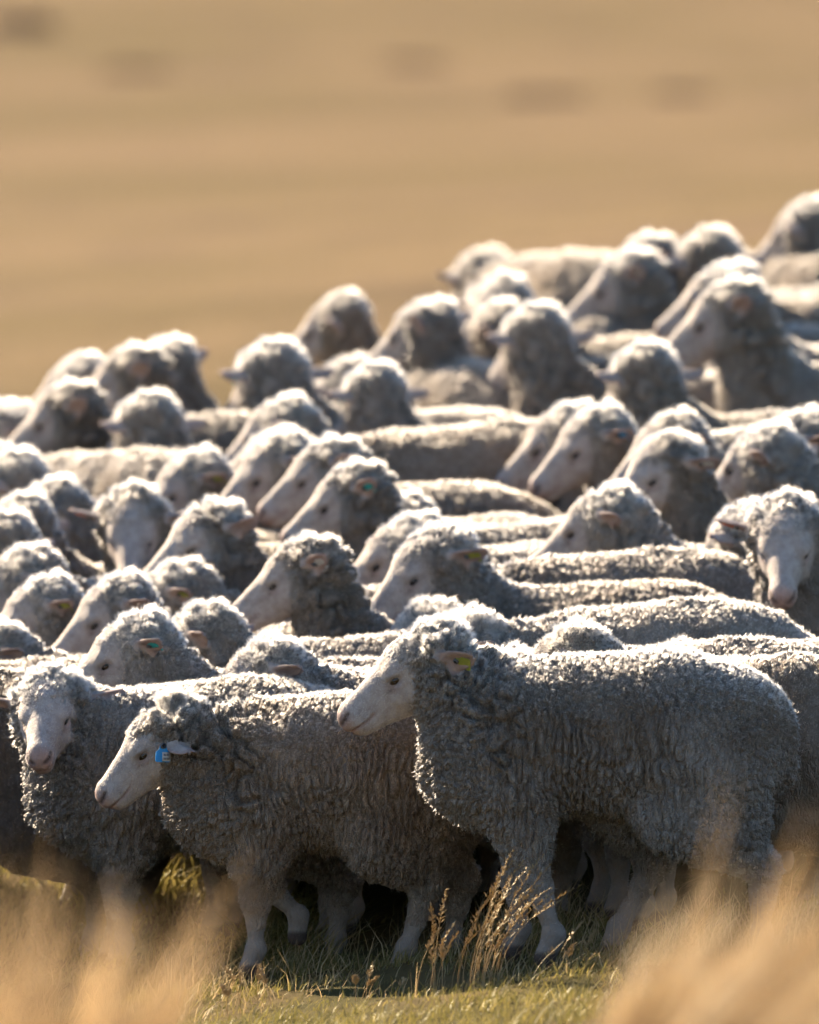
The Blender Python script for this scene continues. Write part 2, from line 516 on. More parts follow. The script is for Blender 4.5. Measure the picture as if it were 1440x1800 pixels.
K_WS = 0.014
def compute_sheep(name, pose, h=0.008, sub=0, hairs=40000, hair_w=0.0007, seed=1):
    rng = np.random.default_rng(seed)
    wool, skin, ears, hooves = sheep_prims(pose)
    allp = wool + skin
    lo = np.min([q.lo for q in allp], 0) + 0.07; hi = np.max([q.hi for q in allp], 0) - 0.07
    lo -= 0.02; hi += 0.02
    xs, ys, zs = [np.arange(lo[i], hi[i], h) for i in range(3)]
    G = smin(grid_field(wool, xs, ys, zs, 1.0), grid_field(skin, xs, ys, zs, 1.0), K_WS)
    V, F = surface_nets(G, np.array([xs[0], ys[0], zs[0]]), h)
    for _ in range(sub): V, F = subdivide_quads(V, F)
    def tot(P): return smin(field(P, wool), field(P, skin), K_WS)
    N = vert_normals(V, F)
    for _ in range(2):
        V = V - N * np.clip(tot(V), -0.006, 0.006)[:, None]
        N = vert_normals(V, F)
    dw, ds = field(V, wool), field(V, skin)
    wm = sstep(-0.012, 0.012, ds - dw + 0.006 * vnoise(V * 55, seed + 2) + 0.004 * vnoise(V * 140, seed + 4))
    # --- head detail in head coordinates
    H, f, l, w = head_frame(pose)
    R = V - H
    u, ww, v = R @ f, R @ w, R @ l
    av = np.abs(v)
    onhead = (np.abs(u - 0.1) < 0.18) & (av < 0.12) & (np.abs(ww) < 0.16) & (wm < 0.9)
    bl = lambda uu, w2, v2, su, sw, sv: np.exp(-((u - uu) / su) ** 2 - ((ww - w2) / sw) ** 2 - ((av - v2) / sv) ** 2) * onhead
    disp = np.zeros(len(V))
    disp -= 0.0075 * bl(0.076, 0.010, 0.058, 0.016, 0.010, 0.02)                 # eye socket
    disp += 0.0045 * bl(0.074, 0.027, 0.058, 0.020, 0.006, 0.02)                 # upper lid
    disp += 0.0030 * bl(0.074, -0.008, 0.058, 0.020, 0.005, 0.02)                # lower lid
    nost = bl(0.243, -0.008, 0.016, 0.009, 0.006, 0.009) + bl(0.234, -0.002, 0.025, 0.009, 0.006, 0.010) + 0.8 * bl(0.224, 0.005, 0.030, 0.008, 0.005, 0.010)
    disp -= 0.006 * np.clip(nost, 0, 1)
    mw = -0.038 + 0.25 * np.clip(0.19 - u, 0, 1)
    mouth = np.exp(-((ww - mw) / 0.0036) ** 2) * sstep(0.150, 0.175, u) * onhead
    disp -= 0.004 * mouth
    philt = np.exp(-(v / 0.004) ** 2) * sstep(0.215, 0.23, u) * (ww < 0.0) * onhead
    disp -= 0.002 * philt
    pink = np.clip(sstep(0.205, 0.25, u) * onhead * 0.75 + 0.5 * bl(0.085, 0.0, 0.05, 0.018, 0.012, 0.03) + 0.7 * mouth, 0, 1)
    dark = np.clip(0.95 * np.clip(nost * 1.6, 0, 1) + 0.35 * mouth + 0.75 * bl(0.078, 0.012, 0.056, 0.021, 0.011, 0.02) + 0.5 * bl(0.102, -0.004, 0.05, 0.012, 0.006, 0.02), 0, 1)
    thin = np.zeros(len(V))
    for base, e, b2, n in ears:
        rr = V - base
        t = rr @ e
        inn = (t > 0.012) & (t < 0.13) & (np.abs(rr @ b2) < 0.034) & (np.abs(rr @ n) < 0.016)
        thin = np.maximum(thin, inn * sstep(0.015, 0.035, t))
        wm = np.where(inn & (t > 0.02), 0.0, wm)
        cup = inn * (np.exp(-((rr @ b2) / 0.016) ** 2)) * sstep(0.0, 0.03, t)
        V = V - n * (0.009 * cup)[:, None]
        pink = np.maximum(pink, 0.5 * inn * ((rr @ n) > -0.004) * sstep(0.02, 0.05, t))
    for fe, ho in hooves:
        near = np.linalg.norm(V - np.array(ho), axis=1) < 0.05
        dark = np.maximum(dark, near * sstep(ho[2] + 0.022, ho[2] + 0.006, V[:, 2]) * 0.85)
    # --- fleece relief
    sd = seed * 17
    warp = np.stack([vnoise(V * 22, sd + i) for i in range(3)], 1) * 0.010 + np.stack([vnoise(V * 7, sd + 5 + i) for i in range(3)], 1) * 0.022
    Q = V + warp
    body = sstep(-0.34, -0.22, V[:, 0])                                           # 0 on neck and head, 1 on the trunk
    top = sstep(0.25, 0.75, N[:, 2] + 0.25 * vnoise(V * 6, sd + 9))
    rump = sstep(0.22, 0.36, V[:, 0])
    iso = np.clip(np.maximum(top, 0.7 * rump) + 0.6 * (1 - body), 0, 1)
    fine_mesh = h / 2 ** sub < 0.005
    a1, a2, _ = worley(Q * np.array([1 / 0.0165, 1 / 0.020, 1 / 0.115]) * (1.0 if fine_mesh else 0.7), sd + 20)
    cs = 0.0185 if fine_mesh else 0.027
    b1, b2_, cc = worley(Q / np.array([cs, cs, cs * 1.15]), sd + 30)
    w2 = np.stack([vnoise(V * 48, sd + 80 + i) for i in range(3)], 1) * 0.006
    d1, d2, _ = worley((Q + w2) * np.array([1 / 0.0115, 1 / 0.014, 1 / 0.038]), sd + 50) if fine_mesh else (a1, a2, None)
    la = sstep(0.0, 0.30, a2 - a1) * 0.55 + 0.45 * (1 - np.clip(a1 / 0.8, 0, 1.2) ** 2)
    lb = sstep(0.0, 0.32, b2_ - b1) * 0.5 + 0.5 * (1 - np.clip(b1 / 0.8, 0, 1.2) ** 2)
    la = 0.84 * la + 0.16 * (sstep(0.0, 0.32, d2 - d1) * 0.55 + 0.45 * (1 - np.clip(d1 / 0.8, 0, 1.2) ** 2))
    lum = la * (1 - iso) + lb * iso
    c1, c2, _ = worley((V + warp * 1.6) / np.array([0.060, 0.070, 0.055]), sd + 40)
    fold = sstep(0.0, 0.30, c2 - c1)
    wpatch = 0.75 + 0.35 * vnoise(V * 8, sd + 3) + 0.35 * (1 - body)
    amp = (0.029 - 0.015 * top if fine_mesh else 0.012) * wpatch * sstep(0.10, 0.34, V[:, 2])
    ruff = 1 - sstep(-0.30, -0.14, V[:, 0])
    crag = ruff * pose.get('fold', 0.018) * (fold - 0.6) * sstep(-0.01, 0.05, -(u - 0.02))
    disp = disp * (1 - wm) + wm * (amp * (lum - 0.62) + crag + 0.009 * vnoise(V * 11, sd + 7) + 0.005 * vnoise(V * 32, sd + 8))
    V = V + N * disp[:, None]
    ci = np.floor(cc * 40).astype(np.int64)
    tint = hash01(ci[:, 0], ci[:, 1], ci[:, 2], 5)
    dust = (body * (0.55 + 0.45 * sstep(-0.2, 0.5, N[:, 2])) * (0.75 + 0.8 * vnoise(V * 5, sd + 70))).clip(0, 1)
    zone = np.stack([wm, pink, dark * (1 - wm), sstep(0.36, 0.28, V[:, 2])], 1).astype(np.float32)
    # --- fibres standing off the fleece
    T = np.concatenate([F[:, [0, 1, 2]], F[:, [0, 2, 3]]])
    e1, e2 = V[T[:, 1]] - V[T[:, 0]], V[T[:, 2]] - V[T[:, 0]]
    fn = np.cross(e1, e2)
    area = np.linalg.norm(fn, axis=1)
    fw = wm[T].mean(1)
    lowleg = sstep(0.02, 0.30, V[T].mean(1)[:, 2])
    crest = sstep(0.5, 0.85, lum[T].mean(1))
    hd = sstep(0.17, 0.10, np.linalg.norm(V[T].mean(1) - h_point(pose, -0.02, 0.0), axis=1))
    prob = area * (0.14 + fw * (0.35 + 0.65 * lowleg) * np.maximum(0.06 + 0.94 * crest, 0.55 * sstep(0.15, 0.6, N[T[:, 0], 2])) * (1 + 2.0 * hd)) * (thin[T].mean(1) < 0.5)
    # fewer fibres under the belly, more along the outline seen against the sun
    prob *= 0.09 + 0.10 * sstep(-0.6, 0.2, N[T[:, 0], 2]) + 0.9 * sstep(0.1, 0.7, N[T[:, 0], 2])
    onface = (hd > 0.01) & (fw < 0.3) | ((np.linalg.norm(V[T].mean(1) - h_point(pose, 0.12, -0.02), axis=1) < 0.14) & (fw < 0.3))
    prob = np.where(onface & (thin[T].mean(1) < 0.5), area * (0.9 if fine_mesh else 0.25), prob)
    cum = np.cumsum(prob); cum /= cum[-1]
    ti = np.searchsorted(cum, rng.random(hairs))
    r1, r2 = np.sqrt(rng.random(hairs)), rng.random(hairs)
    B = np.stack([1 - r1, r1 * (1 - r2), r1 * r2], 1)
    P0 = (V[T[ti]] * B[:, :, None]).sum(1)
    NN = (N[T[ti]] * B[:, :, None]).sum(1); NN /= np.linalg.norm(NN, axis=1, keepdims=True) + 1e-9
    m = (wm[T[ti]] * B).sum(1)
    fh = ((P0 - H) @ f)
    headw = sstep(0.16, 0.10, np.linalg.norm(P0 - h_point(pose, -0.02, 0.03), axis=1))
    _, _, cell = worley(P0 / 0.020, sd + 60)
    pull = (cell * 0.020 - P0)
    pull -= NN * (pull * NN).sum(1, keepdims=True)
    L = (0.0030 + 0.003 * (P0[:, 2] < 0.3) + m * (0.0048 + (0.0055 if fine_mesh else 0.008) * headw)) * rng.uniform(0.55, 1.35, hairs) * np.where(P0[:, 2] < 0.3, 0.7, 1.0)
    jit = rng.normal(0, 0.28, (hairs, 3))
    D = NN + jit + np.array([0.10, 0, -0.30]) * m[:, None]
    lie = ((m < 0.3) & (np.linalg.norm(P0 - h_point(pose, 0.12, -0.02), axis=1) < 0.15))[:, None]
    D = np.where(lie, NN * 0.45 - f * 0.9 + jit * 0.45, D)
    D /= np.linalg.norm(D, axis=1, keepdims=True)
    P1 = P0 + D * (L * 0.5)[:, None] + pull * 0.20 * m[:, None]
    P2 = P0 + D * L[:, None] + pull * 0.55 * m[:, None] + rng.normal(0, 0.15, (hairs, 3)) * L[:, None]
    P0 = P0 - NN * 0.002
    top_z = V[np.linalg.norm((V - h_point(pose, -0.02, 0.05)), axis=1) < 0.09]
    poll = top_z[np.argmax(top_z[:, 2])]
    pts = np.stack([P0, P1, P2], 1).astype(np.float32)
    return {'name': name, 'V': V.astype(np.float32), 'F': F, 'zone': zone, 'thin': thin.astype(np.float32), 'tint': tint.astype(np.float32), 'dust': dust.astype(np.float32), 'hdust': np.repeat((dust[T[ti]] * B).sum(1).astype(np.float32), 3), 'pts': pts, 'hair_w': hair_w,
            'pose': pose, 'ears': ears, 'poll': poll}

def finish_sheep(r):
    me = mesh_from(r['name'], r.pop('V'), r.pop('F'), MAT_SHEEP)
    ca = me.attributes.new('zone', 'FLOAT_COLOR', 'POINT')
    ca.data.foreach_set('color', r.pop('zone').ravel())
    ta = me.attributes.new('thin', 'FLOAT', 'POINT')
    ta.data.foreach_set('value', r.pop('thin'))
    tb = me.attributes.new('tint', 'FLOAT', 'POINT')
    tb.data.foreach_set('value', r.pop('tint'))
    td = me.attributes.new('dust', 'FLOAT', 'POINT')
    td.data.foreach_set('value', r.pop('dust'))
    pts = r.pop('pts'); n = len(pts); hw = r['hair_w']
    cv = bpy.data.hair_curves.new(r['name'] + '_fibres')
    cv.add_curves([3] * n)
    cv.attributes['position'].data.foreach_set('vector', pts.ravel())
    ra = cv.attributes.get('radius') or cv.attributes.new('radius', 'FLOAT', 'POINT')
    ra.data.foreach_set('value', np.tile(np.array([hw, hw * 0.8, hw * 0.25], np.float32) * 0.5, n))
    hd = cv.attributes.new('dust', 'FLOAT', 'POINT')
    hd.data.foreach_set('value', r.pop('hdust'))
    cv.materials.append(MAT_FUZZ)
    r['mesh'], r['fur'] = me, cv
    return r

def h_point(pose, u, ww, v=0.0):
    H, f, l, w = head_frame(pose)
    return H + f * u + w * ww + l * v

# ------------------------------------------------------------------ small parts
def eye_mesh():
    V, F = [], []
    nu, nv = 14, 9
    for j in range(nv):
        a = math.pi * (j + 0.5) / nv
        for i in range(nu):
            b = 2 * math.pi * i / nu
            V.append((math.sin(a) * math.cos(b) * 0.0200, math.cos(a) * 0.0115, math.sin(a) * math.sin(b) * 0.0125))
    for j in range(nv - 1):
        for i in range(nu):
            F.append((j * nu + i, j * nu + (i + 1) % nu, (j + 1) * nu + (i + 1) % nu, (j + 1) * nu + i))
    return mesh_from('eye', np.array(V), F, MAT_EYE)
EYE = eye_mesh()

def tag_mesh(col):
    """ear tag: waisted flat panel with rounded corners plus its round stud"""
    pts = []
    out = [(0.8 * qx, 0.8 * qy) for qx, qy in [(-0.010, 0.0), (-0.012, 0.010), (-0.022, 0.018), (-0.024, 0.044), (-0.020, 0.049), (0.020, 0.049), (0.024, 0.044), (0.022, 0.018), (0.012, 0.010), (0.010, 0.0), (0.006, -0.006), (-0.006, -0.006)]]
    n = len(out)
    import bmesh
    bm = bmesh.new()
    a = [bm.verts.new((x, -0.0012, -y)) for x, y in out]
    b = [bm.verts.new((x, 0.0012, -y)) for x, y in out]
    bm.faces.new(a); bm.faces.new(b[::-1])
    for i in range(n): bm.faces.new((a[i], b[i], b[(i + 1) % n], a[(i + 1) % n]))
    bmesh.ops.recalc_face_normals(bm, faces=bm.faces)
    me = bpy.data.meshes.new('ear_tag_' + col)
    bm.to_mesh(me); bm.free()
    me.materials.append(MAT_TAG[col])
    return me
TAGS = {}

def box_mesh(name, boxes, mat):
    V, F = [], []
    for cx, cy, cz, sx, sy, sz in boxes:
        i = len(V)
        V += [(cx + a * sx / 2, cy + b * sy / 2, cz + c * sz / 2) for a in (-1, 1) for b in (-1, 1) for c in (-1, 1)]
        F += [tuple(i + q for q in f) for f in ((0, 1, 3, 2), (4, 6, 7, 5), (0, 4, 5, 1), (2, 3, 7, 6), (0, 2, 6, 4), (1, 5, 7, 3))]
    return mesh_from(name, np.array(V), F, mat, False)

def stud_mesh():
    n = 12
    V = [(r * math.cos(2 * math.pi * k / n), y, r * math.sin(2 * math.pi * k / n)) for r, y in ((0.0045, -0.007), (0.0075, -0.005), (0.0075, 0.005), (0.0045, 0.007)) for k in range(n)]
    F = [(j * n + k, j * n + (k + 1) % n, (j + 1) * n + (k + 1) % n, (j + 1) * n + k) for j in range(3) for k in range(n)]
    F += [(0, 2, 4, 6), (0, 6, 8, 10), (0, 1, 2, 0), (36, 42, 40, 38), (36, 46, 44, 42)][:2] + [(36, 42, 40, 38), (36, 46, 44, 42)]
    return mesh_from('stud', np.array(V), F, MAT_STUD, True)
MAT_STUD = simple_mat('ear_tag_stud', (0.10, 0.10, 0.10), 0.5, 0.4, 0.2, 60)
STUD = stud_mesh()

def mat_axes(x, y, z, o):
    return Matrix(((x[0], y[0], z[0], o[0]), (x[1], y[1], z[1], o[1]), (x[2], y[2], z[2], o[2]), (0, 0, 0, 1)))

def place_sheep(var, loc, rotz, scale, label, group=None, tag=None, tag_side=-1, tag_at=0.065, colour=(1, 1, 1, 1)):
    o = link('sheep', var['mesh'], None, label, 'sheep', group)
    o.location = loc; o.rotation_euler = (0, 0, rotz); o.scale = (scale,) * 3
    o.color = colour
    fl = link('fleece', var['fur'], o); fl.color = colour
    H, f, l, w = head_frame(var['pose'])
    for s in (-1, 1):
        e = link('eye', EYE, o)
        c = h_point(var['pose'], 0.076, 0.010, 0.0505 * s)
        nrm = l * s * 0.93 + f * 0.33; nrm /= np.linalg.norm(nrm)
        x = f - nrm * (f @ nrm); x /= np.linalg.norm(x)
        e.matrix_local = mat_axes(x, nrm, np.cross(x, nrm), c)
    if tag:
        if tag not in TAGS: TAGS[tag] = tag_mesh(tag)
        base, e, b2, n = var['ears'][1 if tag_side < 0 else 0]   # l points to the near side, ears[1] is on +l
        t = link('ear_tag', TAGS[tag], o)
        t['label'] = tag + ' plastic ear tag'
        link('stud', STUD, t)
        zz = -e * 0.75 + b2 * 0.4; zz /= np.linalg.norm(zz)
        yy = n - zz * (n @ zz); yy /= np.linalg.norm(yy)
        xx = np.cross(yy, zz)
        t.matrix_local = mat_axes(xx, yy, zz, base + e * tag_at)
        if 'tag_frame' in var['pose']:                                     # tag hanging flat against the ear, seen from the side
            du, dw, dv = var['pose']['tag_frame']
            zz = w * 0.7 - f * 0.7 - l * 0.12; zz /= np.linalg.norm(zz)
            yy = -l + f * 0.25; yy -= zz * (yy @ zz); yy /= np.linalg.norm(yy)
            t.matrix_local = mat_axes(np.cross(yy, zz), yy, zz, h_point(var['pose'], du, dw, dv)) @ Matrix.Scale(1.15, 4)
            link('number_panel', box_mesh('number_panel', [(0.008, -0.0022, -0.026, 0.020, 0.0024, 0.022), (0.008, 0.0022, -0.026, 0.020, 0.0024, 0.022)], MAT_TAG['white']), t)
            link('number_print', box_mesh('number_print', [(0.008 + dx, sy * 0.0038, -0.026 + dz, 0.0022, 0.0012, 0.0046) for sy in (-1, 1) for dz in (-0.005, 0.004) for dx in (-0.006, -0.002, 0.002, 0.006)], MAT_STUD), t)
    return o

# ------------------------------------------------------------------ ground
def ground_material():
    m, nt, out = new_mat('grassland')
    t = NT(nt)
    tc = t.n('TexCoord'); pos = tc.outputs['Object']
    sx = t.n('SeparateXYZ'); t.set(sx.inputs[0], pos)
    n_small = t.noise(pos, 14.0, 5.0, 0.65)
    n_mid = t.noise(pos, 1.6, 4.0, 0.55)
    mp = t.n('Mapping'); t.set(mp.inputs['Vector'], pos); mp.inputs['Scale'].default_value = (0.22, 0.10, 0.2)
    n_far = t.noise(mp.outputs[0], 1.0, 3.0, 0.5)
    straw = t.mix(t.ramp(n_far, [(0.40, (0, 0, 0)), (0.60, (1, 1, 1))]), rgb(0.155, 0.113, 0.052), rgb(0.205, 0.143, 0.076))
    mp2 = t.n('Mapping'); t.set(mp2.inputs['Vector'], pos); mp2.inputs['Scale'].default_value = (0.55, 0.13, 0.2); mp2.inputs['Location'].default_value = (3.3, 1.7, 0)
    n_pat = t.noise(mp2.outputs[0], 1.0, 2.0, 0.5)
    straw = t.mix(t.math('MULTIPLY', t.ramp(n_pat, [(0.54, (0, 0, 0)), (0.72, (1, 1, 1))]), 0.45), straw, rgb(0.105, 0.070, 0.052))
    straw = t.mix(t.math('MULTIPLY', t.ramp(n_small, [(0.4, (0, 0, 0)), (0.7, (1, 1, 1))]), 0.35), straw, rgb(0.10, 0.066, 0.034))
    turf = t.mix(t.ramp(n_mid, [(0.38, (0, 0, 0)), (0.62, (1, 1, 1))]), rgb(0.085, 0.080, 0.028), rgb(0.17, 0.125, 0.055))
    turf = t.mix(t.math('MULTIPLY', n_small, 0.6), turf, rgb(0.06, 0.042, 0.025))
    near = t.n('MapRange'); t.set(near.inputs[0], sx.outputs[1]); near.inputs[1].default_value = 11.0; near.inputs[2].default_value = 17.0
    front = t.n('MapRange'); t.set(front.inputs[0], sx.outputs[1]); front.inputs[1].default_value = -3.0; front.inputs[2].default_value = -8.0
    k = t.math('MAXIMUM', near.outputs[0], front.outputs[0])
    c = t.mix(k, turf, straw)
    bump = t.n('Bump', Strength=0.6, Distance=0.03); t.set(bump.inputs['Height'], n_small)
    p = t.n('BsdfPrincipled'); t.set(p.inputs['Base Color'], c)
    p.inputs['Roughness'].default_value = 0.95; p.inputs['Specular IOR Level'].default_value = 0.05
    t.set(p.inputs['Normal'], bump.outputs[0])
    nt.links.new(p.outputs[0], out.inputs['Surface'])
    return m

def build_ground():
    g = np.linspace(-1, 1, 181)
    xs = np.sign(g) * (8 * np.abs(g) + 900 * np.abs(g) ** 7)
    ya = -60 + 45 * np.linspace(0, 1, 40, endpoint=False)
    yb = np.linspace(-15, 22, 240, endpoint=False)
    yc = 22 + 2000 * np.linspace(0, 1, 90) ** 2.6
    ys = np.concatenate([ya, yb, yc])
    X, Y = np.meshgrid(xs, ys, indexing='ij')
    Z = ground_z(X.ravel(), Y.ravel())
    P = np.stack([X.ravel(), Y.ravel(), Z], 1)
    bumpy = 0.018 * vnoise(P * np.array([3.1, 3.1, 0]), 7) + 0.009 * vnoise(P * np.array([9, 9, 0]), 8)
    P[:, 2] += bumpy * np.exp(-((P[:, 1]) / 40) ** 2)
    nx, ny = len(xs), len(ys)
    i, j = np.meshgrid(np.arange(nx - 1), np.arange(ny - 1), indexing='ij')
    a = (i * ny + j).ravel()
    F = np.stack([a, a + ny, a + ny + 1, a + 1], 1)
    link('ground', mesh_from('ground', P, F, ground_material()), kind='structure', label='grassy hillside with a wide golden dry field beyond')
build_ground()

# ------------------------------------------------------------------ the flock
POSES = {
    'A':   ({'head': (-0.460, 0, 0.745), 'yaw': 4, 'pitch': 34, 'stretch': -0.03, 'tuck': 0.030, 'fold': 0.034, 'ear': (-0.55, 0.62, -0.25), 'eartwist': 10,
             'feet': {'front_near': (0.095, 0), 'front_far': (0.01, 0), 'hind_near': (0.055, 0), 'hind_far': (-0.30, 0)}}, 0.0065, 1, 95000, 0.0007, 3),
    'B':   ({'head': (-0.475, 0, 0.655), 'fold': 0.042, 'tuck': 0.014, 'yaw': 6, 'pitch': 43, 'ear': (-0.12, 0.95, -0.28), 'eartwist': 55, 'fat': 1.02, 'tag_frame': (0.022, 0.004, 0.125), 'ear_base': (0.004, -0.018),
             'feet': {'front_near': (0.00, 0), 'front_far': (0.13, 0.075), 'hind_near': (-0.16, 0), 'hind_far': (-0.02, 0)}}, 0.0065, 1, 95000, 0.0007, 11),
    'C':   ({'head': (-0.42, -0.06, 0.705), 'yaw': 76, 'pitch': 29, 'roll': 4, 'ear': (-0.30, 0.95, 0.02), 'eartwist': 35}, 0.0075, 1, 80000, 0.0007, 17),
    'p0_lo':  ({'fat': 0.93, 'low': 0.93, 'head': (-0.485, 0, 0.705), 'yaw': 3, 'pitch': 40}, 0.008, 0, 26000, 0.0010, 21),
    'p0_mid': ({'fat': 0.93, 'low': 0.93, 'head': (-0.455, 0, 0.790), 'yaw': 0, 'pitch': 37, 'ear': (-0.35, 0.85, -0.05)}, 0.008, 0, 26000, 0.0010, 22),
    'p0_hi':  ({'fat': 0.93, 'low': 0.93, 'head': (-0.415, 0, 0.880), 'yaw': -6, 'pitch': 34, 'stretch': -0.03, 'tuck': 0.030, 'fold': 0.034, 'ear': (-0.55, 0.75, 0.05)}, 0.008, 0, 26000, 0.0010, 23),
    'p25_mid': ({'fat': 0.93, 'low': 0.93, 'head': (-0.445, -0.03, 0.790), 'yaw': 26, 'pitch': 40, 'roll': 4}, 0.008, 0, 26000, 0.0010, 24),
    'f60_mid': ({'fat': 0.93, 'low': 0.93, 'head': (-0.415, -0.06, 0.800), 'yaw': 66, 'pitch': 40, 'ear': (-0.25, 0.95, 0.05), 'eartwist': 35}, 0.008, 0, 26000, 0.0010, 25),
    'm30_lo': ({'fat': 0.93, 'low': 0.93, 'head': (-0.475, 0.02, 0.715), 'yaw': -24, 'pitch': 36}, 0.008, 0, 26000, 0.0010, 26),
    'm30_mid': ({'fat': 0.93, 'low': 0.93, 'head': (-0.445, 0.03, 0.800), 'yaw': -34, 'pitch': 34}, 0.008, 0, 26000, 0.0010, 27),
    'm60_lo': ({'fat': 0.93, 'low': 0.93, 'head': (-0.445, 0.05, 0.730), 'yaw': -52, 'pitch': 38, 'ear': (-0.2, 0.95, -0.1)}, 0.008, 0, 26000, 0.0010, 28),
    'm60_hi': ({'fat': 0.93, 'low': 0.93, 'head': (-0.405, 0.05, 0.835), 'yaw': -58, 'pitch': 32, 'ear': (-0.2, 0.95, -0.1)}, 0.008, 0, 26000, 0.0010, 29),
    'm30_hi': ({'fat': 0.93, 'low': 0.93, 'head': (-0.405, 0.04, 0.885), 'yaw': -28, 'pitch': 31, 'ear': (-0.45, 0.85, 0.08)}, 0.008, 0, 26000, 0.0010, 32),
    'p25_hi': ({'fat': 0.93, 'low': 0.93, 'head': (-0.400, -0.04, 0.875), 'yaw': 32, 'pitch': 36, 'ear': (-0.4, 0.9, -0.15)}, 0.008, 0, 26000, 0.0010, 33),
    'low_lo': ({'fat': 0.93, 'low': 0.93, 'head': (-0.530, 0.02, 0.600), 'yaw': -12, 'pitch': 46}, 0.008, 0, 26000, 0.0010, 30),
    'low_mid': ({'fat': 0.93, 'low': 0.93, 'head': (-0.500, 0, 0.670), 'yaw': 8, 'pitch': 42}, 0.008, 0, 26000, 0.0010, 31),
}
from concurrent.futures import ThreadPoolExecutor
def _job(k):
    pose, h, sub, hairs, hw, seed = POSES[k]
    return compute_sheep('sheep_' + k, pose, h, sub, hairs, hw, seed)
with ThreadPoolExecutor(4) as ex:
    VAR = dict(zip(POSES, ex.map(_job, POSES)))
for k in VAR: finish_sheep(VAR[k])

